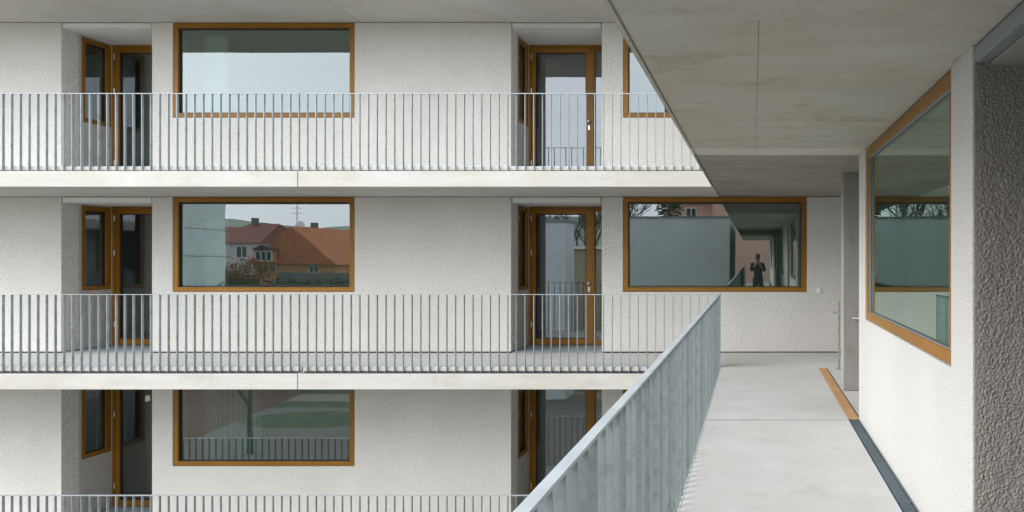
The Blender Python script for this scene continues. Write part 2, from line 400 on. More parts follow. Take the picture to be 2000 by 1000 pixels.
def timber_frame(parent, axis, u0, u1, z0, z1, d0, d1, wl=.085, wr=.085, wb=.075, wt=.085):
    """four members of a frame, butted; one mesh per grain direction. d0 = front, d1 = back (along the other axis)"""
    fx = M['wood_x'] if axis == 'y' else M['wood_y']
    def bx(mb, a, b, c, d): return mb.box(a, b, d0, d1, c, d) if axis == 'y' else mb.box(d0, d1, a, b, c, d)
    a = MB(); bx(a, u0, u1, z0, z0 + wb); bx(a, u0, u1, z1 - wt, z1)
    b = MB(); bx(b, u0, u0 + wl, z0 + wb, z1 - wt); bx(b, u1 - wr, u1, z0 + wb, z1 - wt)
    r = a.each('frame', fx, parent, bevel=.004); s = b.each('stile', M['wood_z'], parent, bevel=.004)
    return r, s
def window(parent, axis, u0, u1, z0, z1, d, depth=.09, sgn=1, gm='glass', bead=.014, glass_set=.055, wl=.085, wr=.085):
    """a fixed timber window. d = plane of the frame's face, sgn = direction into the wall"""
    if axis == 'y': base = ((u0 + u1) / 2, d, z0)
    else: base = (d, (u0 + u1) / 2, z0)
    w_ = bpy.data.objects.new('window', None); C.objects.link(w_); w_.parent = parent
    w_.location = Vector((base[0], base[1], base[2] + EYE)) - wloc(parent)
    timber_frame(w_, axis, u0, u1, z0, z1, d, d + sgn * depth, wl=wl, wr=wr)
    g0, g1, h0, h1 = u0 + wl, u1 - wr, z0 + .075, z1 - .085
    e = .001
    g = MB(); de = d + sgn * glass_set
    pts = [(g0 + e, h0 + e), (g1 - e, h0 + e), (g1 - e, h1 - e), (g0 + e, h1 - e)]
    g.add([(u, de, v) if axis == 'y' else (de, u, v) for u, v in pts], [(0, 1, 2, 3)])
    g.build('pane', M[gm], w_)
    b = MB(); da, db = d + sgn * (glass_set - .022), d + sgn * (glass_set - .003)
    def bb(a_, b_, c_, d_): b.box(a_, b_, da, db, c_, d_) if axis == 'y' else b.box(da, db, a_, b_, c_, d_)
    bb(g0, g1, h0, h0 + bead); bb(g0, g1, h1 - bead * 1.6, h1)
    bb(g0, g0 + bead, h0 + bead, h1 - bead * 1.6); bb(g1 - bead, g1, h0 + bead, h1 - bead * 1.6)
    b.build('seal', M['alu_dark'] if gm == 'glass_near' else M['black'], w_)
    return w_

for lv in (-2, -1, 0, 1):
    z0, zc, dz = FL + lv * ST, CE + lv * ST, lv * ST
    us = [XL] + [v for p in sorted(REC + WIN) for v in p] + [XR]
    vs = [z0 + .028, WB + dz - .006, zc - .008]
    Bx(XL, XR, YF + .015, YF + .33, zc - .0075, zc - .0005).build('top_joint', M['gap'], fac)
    holes = {}
    for i in range(len(us) - 1):
        for (a, b) in REC:
            if abs(us[i] - a) < 1e-6: holes[i] = 'full'
        for (a, b) in WIN:
            if abs(us[i] - a) < 1e-6: holes[i] = 'win'
    MB().grid_wall(us, vs, lambda i, j: not (holes.get(i) == 'full' or (holes.get(i) == 'win' and j == 1)), YF, YF + .34, 'y').build('facade_wall', M['plaster'], fac, bevel=.006)
    # recessed dark joint under the wall
    g = MB(); xs = [XL, REC[0][0] - .0, REC[0][1], REC[1][0], REC[1][1], XR]
    for a, b in ((xs[0], xs[1]), (xs[2], xs[3]), (xs[4], xs[5])): g.box(a + .01, b - .01, YF + .012, YF + .33, z0 + .001, z0 + .0275)
    g.each('base_joint', M['gap'], fac)
    for (a, b) in WIN:
        window(fac, 'y', a + .004, b - .004, WB + dz, WT + dz, YF + .006)
    # interior: back wall, end walls, partitions
    Bx(XL, XR, 16.8, 17, z0 + .01, zc - .001).build('interior_wall', M['room'], fac)
    p = MB()
    for x in (-13.6, -6.3, -5.0, 2.2): p.box(x, x + .12, YF + .345, 16.79, z0 + .01, zc - .002)
    p.each('partition', M['room'], fac)
    # light partition standing close behind the left part of the window
    Bx(-10.3, -9.66, 13.7, 13.8, z0 + .01, zc - .003).build('partition', M['room_light'], fac)
    cm = MB()
    n = 40
    cv = [(-9.62 + .75 * i / n, 13.45 + .04 * math.sin(i * 1.3), zz) for i in range(n + 1) for zz in (z0 + .05, zc - .05)]
    if lv == -1:
        cm.add(cv, [(2 * i, 2 * i + 2, 2 * i + 3, 2 * i + 1) for i in range(n)]); cm.build('curtain', M['curtain'], fac)
    for ri, (a, b) in enumerate(REC):
        # side walls of the recess
        sy0, sy1 = 13.27, 13.893
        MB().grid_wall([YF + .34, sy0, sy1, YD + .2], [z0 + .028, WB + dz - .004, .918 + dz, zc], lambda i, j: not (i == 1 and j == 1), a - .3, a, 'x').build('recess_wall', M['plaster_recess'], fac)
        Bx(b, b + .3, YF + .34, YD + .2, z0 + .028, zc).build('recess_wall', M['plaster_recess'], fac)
        Bx(a - .25, a - .012, YF + .33, YD, z0 + .001, z0 + .0275).build('base_joint', M['gap'], fac)
        Bx(a, b, YF + .075, YD + .2, .94 + dz, zc - .001).build('recess_ceiling', M['white_plaster'], fac)
        Bx(a + .002, b - .002, YF + .03, YD, z0 + .0085, z0 + .020).build('recess_floor', M['recess_floor'], fac)
        bb = MB(); bb.box(a + .018, b - .018, YF + .008, YF + .068, .945 + dz, zc - .012)
        bb.build('blind_box', M['alu'], fac, bevel=.003)
        Bx(a + .005, b - .005, YF + .02, YF + .07, zc - .0115, zc - .002).build('box_joint', M['black'], fac)
        # side window in the left recess wall, facing +x
        window(fac, 'x', sy0 + .002, sy1 - .002, WB + dz, .915 + dz, a - .006, depth=.08, sgn=-1, gm='glass_door', wl=.085, wr=.10, bead=.01)
        # door leaf, frame and narrow sidelight
        d = bpy.data.objects.new('door', None); C.objects.link(d); d.parent = fac
        d.location = Vector(((a + b) / 2, YD, z0 + .02 + EYE)) - wloc(fac)
        zb, zt = z0 + .021, .935 + dz
        f = MB(); f.box(a, a + .045, YD, YD + .09, zb, zt); f.box(a + 1.195, a + 1.225, YD, YD + .09, zb, zt - .04); f.box(b - .03, b, YD, YD + .09, zb, zt - .04)
        f.each('frame', M['wood_z'], d, bevel=.003)
        Bx(a + .045, b, YD, YD + .09, zt - .04, zt).build('frame', M['wood_x'], d, bevel=.003)
        lf = MB(); lf.box(a + .05, a + .122, YD + .012, YD + .08, zb + .008, zt - .045); lf.box(a + 1.055, a + 1.19, YD + .012, YD + .08, zb + .008, zt - .045)
        lf.each('leaf_stile', M['wood_z'], d, bevel=.003)
        lr = MB(); lr.box(a + .122, a + 1.055, YD + .012, YD + .08, zb + .008, zb + .115); lr.box(a + .122, a + 1.055, YD + .012, YD + .08, zt - .135, zt - .045)
        lr.box(a + 1.225, b - .03, YD + .01, YD + .08, zb, zb + .10); lr.box(a + 1.225, b - .03, YD + .01, YD + .08, zt - .09, zt - .04)
        lr.each('leaf_rail', M['wood_x'], d, bevel=.003)
        g = MB(); g.add([(a + .123, YD + .055, zb + .115), (a + 1.054, YD + .055, zb + .115), (a + 1.054, YD + .055, zt - .136), (a + .123, YD + .055, zt - .136)], [(0, 1, 2, 3)])
        g.build('pane', M['glass_door'], d)
        g = MB(); g.add([(a + 1.226, YD + .055, zb + .10), (b - .031, YD + .055, zb + .10), (b - .031, YD + .055, zt - .091), (a + 1.226, YD + .055, zt - .091)], [(0, 1, 2, 3)])
        g.build('pane', M['glass_door'], d)
        s = MB(); s.box(a + .122, a + .136, YD + .036, YD + .05, zb + .115, zt - .135); s.box(a + 1.042, a + 1.055, YD + .036, YD + .05, zb + .115, zt - .135)
        s.box(a + .136, a + 1.042, YD + .036, YD + .05, zt - .15, zt - .135); s.box(a + .136, a + 1.042, YD + .036, YD + .05, zb + .115, zb + .127)
        s.build('seal', M['black'], d)
        hx, hz = a + 1.115, -.485 + dz
        h = MB(); h.lathe((hx, YD + .012, hz), (0, -1, 0), [(.026, 0), (.026, .008), (.012, .012), (.012, .035), (.028, .045), (.03, .06), (.022, .072), (.001, .075)])
        h.build('handle', M['chrome'], d, smooth=True)
        h = MB(); h.box(hx - .018, hx + .018, YD + .003, YD + .012, hz - .155, hz - .07); h.tube((hx, YD + .004, hz - .1), (hx, YD - .006, hz - .1), .011)
        h.build('lock_plate', M['chrome'], d, bevel=.003)
        for q in (.72, .08, -1.25):
            MB().tube((a + .048, YD - .008, q + dz - .05), (a + .048, YD - .008, q + dz + .05), .009).build('hinge', M['chrome'], d)
# small white wall switch beside the stair
t = empty('wall_switch', (1.137, YF, -.62), 'small pale square switch plate on the rough wall right of the widest-lit window', 'switch')
t['label'] = 'small pale switch plate on the rough wall between the far window and the concrete column'
Bx(1.097, 1.177, YF - .012, YF + .0, -.625, -.525).build('plate', M['switch'], t, bevel=.004)
Bx(1.112, 1.162, YF - .019, YF - .012, -.605, -.545).build('rocker', M['switch'], t, bevel=.003)
# note on the glass of the lower left door
nt_ = MB(); cx, cz = -11.29, -2.625
nt_.add([(cx - .035, YD + .05, cz - .075), (cx + .055, YD + .05, cz - .05), (cx + .045, YD + .05, cz + .055), (cx - .04, YD + .05, cz + .035)], [(0, 1, 2, 3)])
o = nt_.build('paper_note', M['paper'], origin=(cx, YD + .05, cz - .06)); so = o.modifiers.new('thickness', 'SOLIDIFY'); so.thickness = .002
tag(o, 'small pale yellow paper note stuck on the dark glass of the lowest left door', 'note')

# ------------------------------------------------------------------ the near wing with its covered walkway
wing = empty('gallery_wing', (2, 0, -EYE), 'near wing of the block with covered concrete walkway, white rendered wall and big timber window', 'building')
wing['label'] = 'near wing on the right with covered concrete walkway and white rendered wall'
def wprof(z):
    return [(-.613, z), (-.613, z + .233), (-.505, z + .233), (-.505, z + .304), (XR, z + .304), (XR, z), (-.574, z), (-.574, z + .02), (-.590, z + .02), (-.590, z)]
for lv in (-2, -1, 0, 1):
    z = CE + lv * ST
    MB().prism(wprof(z), 'y', -22, 7.17).build('walkway_slab', M['ceiling_near'], wing)
    MB().prism(wprof(z), 'y', 7.17, 7.636).build('slab_strip', M['ceiling_strip'], wing)
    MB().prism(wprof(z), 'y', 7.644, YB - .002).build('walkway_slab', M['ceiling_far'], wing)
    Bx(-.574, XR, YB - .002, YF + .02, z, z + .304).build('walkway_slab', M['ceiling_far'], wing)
    Bx(-.588, -.574, YB, YF + .02, z + .02, z + .304).build('slab_joint', M['gap'], wing)
    if lv < 1:
        # walkway floor: two pours with a joint, leaving the drain slot beside the wall
        for (ya, yb) in ((-22, 7.548), (7.582, YF + .01)):
            m_ = MB(); 
            if ya < 0: m_.box(-.484, .955, ya, yb, z + .304, z + .315)
            else:
                m_.box(-.484, .965, ya, 11.06, z + .304, z + .315); m_.box(1.10, XR - .1, ya, 11.06, z + .304, z + .315)
                m_.box(-.584, XR - .1, 11.06, YF + .01, z + .304, z + .315)
            m_.build('walkway_floor', M['floor'], wing, bevel=.002)
        Bx(-.484, .955, 7.5485, 7.5815, z + .3045, z + .312).build('floor_joint', M['joint_grey'], wing)
def coarse_wall(x0, x1, z0, z1, y, parent):
    """roughcast with real relief: a fine grid pushed out by a procedural grain"""
    from mathutils import noise
    st = .0048; nx = int((x1 - x0) / st); nz = int((z1 - z0) / st); m_ = MB()
    for j in range(nz + 1):
        for i in range(nx + 1):
            x = x0 + (x1 - x0) * i / nx; z = z0 + (z1 - z0) * j / nz
            d, _ = noise.voronoi((x * 80 + noise.noise((x * 30, z * 30, 3)) * .8, z * 80 + noise.noise((x * 30, z * 30, 9)) * .8, 0))
            h = max(0, 1 - d[0] * 1.15) ** .8 + .5 * noise.noise((x * 110, z * 110, 1)) + .3 * noise.noise((x * 14, z * 14, 5))
            m_.v.append((x, y - .003 - .0075 * h * min(1, .3 + (x - x0) * 20), z))
    for j in range(nz):
        for i in range(nx):
            a = j * (nx + 1) + i; m_.f.append((a, a + 1, a + nx + 2, a + nx + 1))
    m_.build('roughcast', M['plaster_flat'], parent)
# plaster wall along the walkway with windows and door recesses
WY = [(4.07 - 7.74 * k, 7.20 - 7.74 * k) for k in range(4)]
RY = [(2.11 - 7.74 * k, 3.673 - 7.74 * k) for k in range(3)]
for lv in (-1, 0):
    z0, zc, dz = FL + lv * ST, CE + lv * ST, lv * ST
    us = sorted([-22.0, 7.607] + [v for p in WY + RY for v in p if v > -22])
    def kind(i):
        m_ = (us[i] + us[i + 1]) / 2
        for a, b in WY:
            if a < m_ < b: return 'win'
        for a, b in RY:
            if a < m_ < b: return 'full'
    MB().grid_wall(us, [z0, WB + dz - .006, zc], lambda i, j: not (kind(i) == 'full' or (kind(i) == 'win' and j == 1)), XW, XW + .3, 'x').build('wall', M['plaster_near'], wing, bevel=.006)
    for a, b in WY:
        if a < -22: continue
        window(wing, 'x', a + .004, b - .004, WB + dz, WT + dz, XW + .012, depth=.1, sgn=1, gm='glass_near', glass_set=.034, bead=.006, wl=.075, wr=.095)
    for a, b in RY:
        if lv == 0 and b > 3: coarse_wall(XW + .012, XW + 1.2, z0 + .004, .96, b, wing)
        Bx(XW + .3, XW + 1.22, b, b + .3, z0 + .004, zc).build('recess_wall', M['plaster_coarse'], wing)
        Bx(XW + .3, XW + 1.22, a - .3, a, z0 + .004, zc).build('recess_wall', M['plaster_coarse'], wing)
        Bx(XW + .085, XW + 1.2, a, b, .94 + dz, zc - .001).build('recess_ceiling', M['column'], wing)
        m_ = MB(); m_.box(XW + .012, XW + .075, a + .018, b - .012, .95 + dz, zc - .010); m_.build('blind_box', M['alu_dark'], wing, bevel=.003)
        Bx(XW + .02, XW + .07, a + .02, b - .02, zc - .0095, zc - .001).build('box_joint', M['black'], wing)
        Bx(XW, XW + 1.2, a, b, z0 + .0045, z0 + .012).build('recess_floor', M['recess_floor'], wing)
        d = bpy.data.objects.new('door', None); C.objects.link(d); d.parent = wing
        d.location = Vector((XW + 1.02, (a + b) / 2, z0 + EYE)) - wloc(wing)
        timber_frame(d, 'x', a, b, z0 + .013, .935 + dz, XW + 1.02, XW + 1.1)
        g = MB(); g.add([(XW + 1.06, a + .085, z0 + .09), (XW + 1.06, b - .085, z0 + .09), (XW + 1.06, b - .085, .85 + dz), (XW + 1.06, a + .085, .85 + dz)], [(0, 1, 2, 3)])
        g.build('pane', M['glass_door'], d)
        MB().lathe((XW + 1.02, a + .05, -.485 + dz), (-1, 0, 0), [(.026, 0), (.012, .01), (.012, .035), (.03, .05), (.02, .07)]).build('handle', M['chrome'], d, smooth=True)
    # interior shell
    Bx(5.5, 5.6, -22, 7.3, z0 + .01, zc - .002).build('interior_wall', M['room'], wing)
    Bx(XW + .3, 5.6, 7.307, 7.607, z0 + .005, zc - .001).build('end_wall', M['plaster_near'], wing)
    Bx(4.6, 4.8, 7.607, YF, z0 + .02, zc - .002).build('stair_wall', M['column'], wing)
    Bx(1.108, 1.60, 9.206, 9.456, z0 + .016, zc - .001).build('column', M['column'], wing, bevel=.008)

# drain beside the wall, timber covers in the slot near the stair
tr = empty('floor_drain', (1.01, 3, FL), 'long galvanised drain grating let into the walkway floor along the foot of the white wall', 'drain')
Bx(.957, 1.072, -21.9, 7.56, FL + .0045, FL + .006).build('trough', M['trough'], tr)
ys = [7.558, 5.94, 5.02, 4.02, 3.02, 2.02, 1.02, .02]
for y1, y0 in zip(ys[:-1], ys[1:]):
    m_ = MB()
    for x in (.960, .984, .9985, 1.013, 1.0275, 1.042, 1.066):
        m_.box(x - .0024, x + .0024, y0 + .006, y1 - .004, FL + .007, FL + .017)
    m_.box(.958, 1.0695, y0, y0 + .006, FL + .0065, FL + .0168); m_.box(.958, 1.0695, y1 - .004, y1, FL + .0065, FL + .0168)
    k = y0 + .035
    while k < y1 - .02:
        m_.box(.962, 1.0655, k, k + .003, FL + .0065, FL + .0140); k += .035
    m_.build('grating', M['galv_dark'], tr)
Bx(.9545, .9575, 0, 7.56, FL + .0045, FL + .0165).build('edge_trim', M['galv_plate'], tr)
for i, (y0, y1, lb) in enumerate(((7.575, 10.20, 'long worn timber cover board in the floor slot before the concrete column'), (10.205, 11.05, 'short timber cover board at the far end of the floor slot beside the stair post'))):
    o = Bx(.970, 1.078, y0, y1, FL + .0045, FL + .019).build('cover_board', M['board'], origin=(1.024, (y0 + y1) / 2, FL + .004), bevel=.002)
    tag(o, lb, 'board', 'timber boards covering the floor slot')
tag(Bx(1.080, 1.098, 7.575, 11.055, FL + .0045, FL + .006).build('slot', M['trough'], wing))

# stair handrail by the column
hr = empty('stair_handrail', (1.263, 11.0, FL), 'thin galvanised steel post with a short handrail beside the concrete column', 'handrail')
Bx(1.250, 1.276, 10.985, 11.015, FL + .012, -.647).build('post', M['galv'], hr, bevel=.003)
Bx(1.215, 1.311, 10.95, 11.05, FL + .0155, FL + .024).build('base_plate', M['galv'], hr, bevel=.002)
MB().tube((1.18, 11.06, -.815), (1.235, 9.06, -.745), .012, n=10).tube((1.235, 9.06, -.745), (1.7, 9.06, -.745), .012, n=10).build('handrail', M['galv'], hr, smooth=True)

# ------------------------------------------------------------------ railings
PITCH = .13
def copy_obj(o, parent, loc):
    c = o.copy(); C.objects.link(c); c.parent = parent; c.location = loc; return c
def front_railing(x0, n, step, dz, label):
    """flat-bar railing in the XZ plane; x0 = first baluster, step = +/-PITCH"""
    xa, xb = sorted((x0, x0 + step * (n - 1)))
    r = empty('railing', ((xa + xb) / 2, YR, FL - .06 + dz), label, 'railing', 'steel bar railings along the galleries')
    o = wloc(r)
    Bx(xa - .004, xb + .004, YR, YR + .04, -.564 + dz, -.556 + dz).build('top_rail', M['galv_top'], r)
    Bx(xa - .05, xb + .02, YR + .0405, YR + .046, FL - .046 + dz, FL + .014 + dz).build('edge_plate', M['galv_plate'], r)
    MB().box(xa - .05, xb + .02, YB + .01, YR + .02, FL - .0705 + dz, FL - .0665 + dz).box(xa - .05, xb + .02, YR + .0201, YR + .0285, FL - .0705 + dz, FL - .047 + dz).build('ledge_shade', M['gap'], r)  # dark strips painting the shadow on the ledge below the edge plate
    me = Bx(-.004, .004, 0, .04, -.564 - .0005 - (FL - .06), 0).build('baluster', M['galv'], raw=True)
    me.parent = r; 
    first = me
    for i in range(n):
        loc = (x0 + step * i - r.location.x, 0, 0)
        if i == 0: first.location = loc
        else: copy_obj(first, r, loc)
    return r
nm = {1: 'upper', 0: 'middle', -1: 'lower'}
for lv in (1, 0, -1):
    front_railing(-6.78, 44, -PITCH, lv * ST, 'grey steel bar railing of the %s gallery, part left of the slab joint' % nm[lv])
    front_railing(-6.655, 48, PITCH, lv * ST, 'grey steel bar railing of the %s gallery, part right of the slab joint' % nm[lv])
def side_railing(y0, y1, label):
    n = int((y1 - y0) / PITCH) + 1
    r = empty('railing', (-.503, (y0 + y1) / 2, FL - .06), label, 'railing', 'steel bar railings beside the near walkway')
    xo, xi = -.522, -.485
    Bx(xo, xi, y0 - .03, y1 + .03, -.565, -.553).build('top_rail', M['galv_top'], r, bevel=.001)
    Bx(xi - .02 + .0215, xi + .006, y0 - .03, y1 + .03, FL - .062, FL + .0135).build('edge_plate', M['galv_plate'], r)
    first = Bx(xo + .503, xi + .503, -.004, .004, 0, -.5655 - (FL - .06)).build('baluster', M['galv_side'], raw=True); first.parent = r
    for i in range(n):
        loc = (0, y1 - i * PITCH - r.location.y, 0)
        if i == 0: first.location = loc
        else: copy_obj(first, r, loc)
    return r
side_railing(7.47, 11.15, 'grey steel bar railing beside the walkway, far length meeting the front gallery')
side_railing(-2.0, 7.40, 'grey steel bar railing beside the walkway, long near length cut by the picture edge')
side_railing(-11.5, -2.12, 'grey steel bar railing beside the walkway behind the viewer, seen mirrored in glass')
side_railing(-21.9, -11.62, 'grey steel bar railing at the far end of the walkway behind the viewer')

# ------------------------------------------------------------------ surroundings behind the viewer (seen mirrored in the panes)
def px(x, T): return (x - 1471) * T / 1462
def hz(y, T): return (502 - y) * T / 1462
def TY(T): return 25.76 - T
def far_window(parent, x0, x1, y, z0, z1, n=2):
    w_ = bpy.data.objects.new('window', None); C.objects.link(w_); w_.parent = parent
    w_.location = Vector(((x0 + x1) / 2, y, z0 + EYE)) - wloc(parent)
    f = MB(); t_ = .08
    f.box(x0, x1, y, y + .06, z0, z0 + t_); f.box(x0, x1, y, y + .06, z1 - t_, z1)
    for k in range(n + 1):
        xx = x0 + (x1 - x0 - t_) * k / n; f.box(xx, xx + t_, y, y + .06, z0 + t_, z1 - t_)
    f.build('frame', M['white_wall'], w_)
    Bx(x0 + .01, x1 - .01, y - .0, y + .02, z0 + .01, z1 - .01).build('pane', M['pane_dark'], w_)
def gable_house(name, x0, x1, yf, yb, ze, zr, wall, roof, label, ridge='y', wins=(), hip=0):
    r = empty(name, ((x0 + x1) / 2, yf, -EYE), label, 'house')
    Bx(x0, x1, yb, yf, -EYE, ze).build('wall', wall, r)
    m_ = MB(); e = .4; xm, ym = (x0 + x1) / 2, (yf + yb) / 2
    if ridge == 'y':
        m_.add([(x0 - e, yf + e, ze), (x1 + e, yf + e, ze), (x1 + e, yb - e, ze), (x0 - e, yb - e, ze), (xm, yf + e - hip, zr), (xm, yb - e + hip, zr)],
               [(0, 1, 4), (1, 2, 5, 4), (2, 3, 5), (3, 0, 4, 5), (0, 3, 2, 1)])
    else:
        m_.add([(x0 - e, yf + e, ze), (x1 + e, yf + e, ze), (x1 + e, yb - e, ze), (x0 - e, yb - e, ze), (x0 - e + hip, ym, zr), (x1 + e - hip, ym, zr)],
               [(0, 1, 5, 4), (1, 2, 5), (2, 3, 4, 5), (3, 0, 4), (0, 3, 2, 1)])
    rf = m_.build('roof', roof, r)
    Bx(xm - 1.1, xm - .7, ym - .25, ym + .25, zr - 1.0, zr + .55).build('chimney', M['stone_wall'], rf)
    for (a, b, c, d) in wins: far_window(r, a, b, yf + .005, c, d)
    return r, rf
T = 62
gable_house('orange_house', px(492, T), px(652, T), TY(T), TY(T) - 9, hz(516, T), hz(442, T), M['orange_wall'], M['tile_orange'],
            'orange rendered house with steep orange tiled gable behind the viewer', 'y', hip=0,
            wins=[(px(512, T), px(538, T), hz(533, T), hz(518, T)), (px(600, T), px(622, T), hz(533, T), hz(518, T))])
oh = bpy.data.objects['orange_house']
d = MB(); xa, xb = px(508, T), px(544, T)
d.box(xa, xb, TY(T) - 1.5, TY(T) + .8, hz(512, T), hz(488, T)); d.build('dormer', M['orange_wall'], oh)
d2 = MB().prism([(xa - .2, hz(488, T)), (xb + .2, hz(488, T)), ((xa + xb) / 2, hz(479, T))], 'y', TY(T) - 1.5, TY(T) + 1.0); d2.build('dormer_roof', M['tile_dark'], oh)
far_window(oh, xa + .1, xb - .1, TY(T) + .81, hz(510, T), hz(490, T), 3)
T = 74
gable_house('red_roofed_house', px(420, T), px(505, T), TY(T), TY(T) - 8, hz(474, T), hz(432, T), M['pink_wall'], M['tile_red'],
            'pale house with dark red tile roof behind the viewer', 'x', hip=1,
            wins=[(px(458, T), px(482, T), hz(505, T), hz(480, T))])
T = 80
gable_house('brown_roofed_house', px(590, T), px(740, T), TY(T), TY(T) - 9, hz(503, T), hz(452, T), M['white_wall'], M['tile_dark'],
            'white house with dark grey tile roof behind the viewer', 'x', hip=2,
            wins=[(px(655, T), px(675, T), hz(525, T), hz(508, T))])
T = 90
gable_house('long_red_house', px(360, T), px(600, T), TY(T), TY(T) - 9, hz(474, T), hz(440, T), M['pink_wall'], M['tile_red'],
            'long low house with dark red roof far behind the viewer', 'x', hip=2, wins=[(px(400, T), px(430, T), hz(500, T), hz(480, T))])
T = 50
ga = empty('grey_apartment_block', (px(330, T), TY(T), -EYE), 'plain grey block standing tall behind the viewer', 'building')
pl = [(px(180, T), TY(T)), (px(438, T), TY(T)), (px(434, T + 10), TY(T) - 10), (px(180, T), TY(T) - 10)]
MB().prism(pl, 'z', -EYE, 5.4).build('wall', M['facade_grey'], ga)
MB().prism(pl, 'z', 5.4, 5.6).build('parapet', M['alu'], ga)
gb = empty('grey_garage', (-12.5, -14, -EYE), 'low grey flat roofed building left of the ochre wall behind the viewer', 'building')
Bx(-15.5, -10.5, -16, -14, -EYE, 2.0).build('wall', M['facade_grey'], gb); Bx(-15.6, -10.4, -16.1, -13.9, 2.0, 2.12).build('roof', M['alu_dark'], gb)
gc = empty('grey_annexe', (-3, -2, -EYE), 'grey flat roofed annexe beside the walkway behind the viewer', 'building')
Bx(-5.1, -.885, -12, -2, -EYE, 1.46).build('wall', M['facade_grey'], gc); Bx(-5.15, -.875, -12.05, -1.95, 1.46, 1.52).build('roof', M['alu_dark'], gc)
oc = empty('ochre_outbuilding', (-10, -24, -EYE), 'weathered ochre walled outbuilding with white cornice behind the viewer', 'building')
Bx(-14, -6.4, -30, -24, -EYE, .55).build('wall', M['ochre_wall'], oc); Bx(-14.15, -6.25, -30.1, -23.8, .55, .78).build('cornice', M['white_wall'], oc)
T = 62
pb = empty('peach_house', (px(1370, T), TY(T), -EYE), 'peach coloured house above the grey annexe behind the viewer', 'house')
Bx(px(1296, T), px(1430, T), TY(T) - 8, TY(T), -EYE, hz(398, T)).build('wall', M['salmon_wall'], pb)
MB().prism([(px(1296, T) - .4, hz(398, T)), (px(1430, T) + .4, hz(398, T)), (px(1363, T), hz(370, T))], 'y', TY(T) - 8.3, TY(T) + .3).build('roof', M['tile_red'], pb)
far_window(pb, px(1340, T), px(1362, T), TY(T) + .005, hz(440, T), hz(406, T))
sb = empty('salmon_house', (1, -33, -EYE), 'salmon painted house closing the view at the end of the walkway behind the viewer', 'house')
Bx(-3.2, 7, -40, -33, -EYE, 5).build('wall', M['salmon_wall'], sb)
MB().prism([(-3.6, 5), (7.4, 5), (1.9, 8.5)], 'y', -40.3, -32.7).build('roof', M['tile_red'], sb)
far_window(sb, 3.2, 4.4, -32.995, 1.0, 2.6)
# wall and hedge of the garden
sw = Bx(px(540, 52), px(760, 52), TY(52) - .5, TY(52), -EYE, hz(532, 52)).build('garden_wall', M['stone_wall'], origin=(px(650, 52), TY(52), -EYE))
tag(sw, 'dark rubble garden wall behind the viewer', 'wall')

def leaf_mass(mb, c, rad, n, size, rnd, flat=1.0):
    for _ in range(n):
        while True:
            p = Vector((rnd.uniform(-1, 1), rnd.uniform(-1, 1), rnd.uniform(-1, 1)))
            if p.length < 1: break
        p = p * (p.length ** -.3 if p.length > 0 else 1)
        p = Vector((p.x * rad[0], p.y * rad[1], p.z * rad[2])) + Vector(c)
        a = Vector((rnd.gauss(0, 1), rnd.gauss(0, 1), rnd.gauss(0, 1))).normalized(); b = a.orthogonal().normalized()
        s = size * rnd.uniform(.6, 1.4)
        mb.add([p - a * s, p + b * s * .6, p + a * s, p - b * s * .6], [(0, 1, 2, 3)])
def conifer(x, y, h, r, label):
    t = empty('conifer_tree', (x, y, -EYE), label, 'tree', 'trees in the gardens behind the viewer')
    MB().tube((x, y, -EYE), (x, y, -EYE + h), .22, .02).build('trunk', M['bark'], t)
    rnd = random.Random(int(x * 10)); m_ = MB(); k = 0
    zz = 1.5
    while zz < h:
        f = 1 - zz / h; rr = r * f + .05
        for q in range(9):
            a = rnd.uniform(0, 6.28); L_ = rr * rnd.uniform(.75, 1.1)
            for s in range(int(6 + 14 * f)):
                u = rnd.uniform(.1, 1) * L_
                p = Vector((x + math.cos(a) * u, y + math.sin(a) * u, -EYE + zz - u * .35 + rnd.uniform(-.12, .12)))
                d1 = Vector((math.cos(a + rnd.uniform(-1, 1)), math.sin(a + rnd.uniform(-1, 1)), rnd.uniform(-.5, .2))).normalized() * .22
                d2 = d1.orthogonal().normalized() * .06
                m_.add([p, p + d1 + d2, p + d1 * 1.4, p + d1 - d2], [(0, 1, 2, 3)])
        zz += .35
    m_.build('crown', M['leaf'], t)
def bare_tree(x, y, h, label, leafm=None):
    t = empty('bare_tree', (x, y, -EYE), label, 'tree', 'trees in the gardens behind the viewer')
    rnd = random.Random(int(x * 13 + y)); tr_ = MB(); br = MB(); tips = []
    def grow(p, d, L_, r, k, mb):
        q = p + d * L_; mb.tube(p, q, r, r * .65, n=5 if k > 1 else 8)
        if k >= 6: tips.append(q); return
        for _ in range(2 if k < 1 else 3):
            nd = (d + Vector((rnd.uniform(-1, 1), rnd.uniform(-1, 1), rnd.uniform(-.3, .7))) * .65).normalized()
            grow(q, nd, L_ * rnd.uniform(.62, .82), r * .62, k + 1, br)
    grow(Vector((x, y, -EYE)), Vector((0, 0, 1)), h * .3, h * .018, 0, tr_)
    tr_.build('trunk', M['bark'], t); o = br.build('crown', M['bark'], t)
    if leafm:
        m_ = MB()
        for q in tips: leaf_mass(m_, q, (.5, .5, .5), 8, .09, rnd)
        m_.build('foliage', leafm, t)
conifer(px(1306, 52), TY(52), 18.3, 2.0, 'dark pointed conifer above the grey annexe behind the viewer')
bare_tree(px(1235, 60), TY(60), 15, 'bare tree left of the conifer behind the viewer')
bare_tree(px(1150, 58), TY(58), 13.5, 'bare tree behind the ochre outbuilding')
bare_tree(px(1085, 60), TY(60), 14, 'bare tree above the grey garage behind the viewer')
bare_tree(px(458, 54), TY(54), 8, 'small tree with dry orange leaves before the red roofed house', M['autumn'])
bare_tree(-24.6, -5.2, 6, 'thin bare tree beside the oval lawn')
bare_tree(-20.5, -4.6, 6.5, 'forked bare tree on the paved yard')
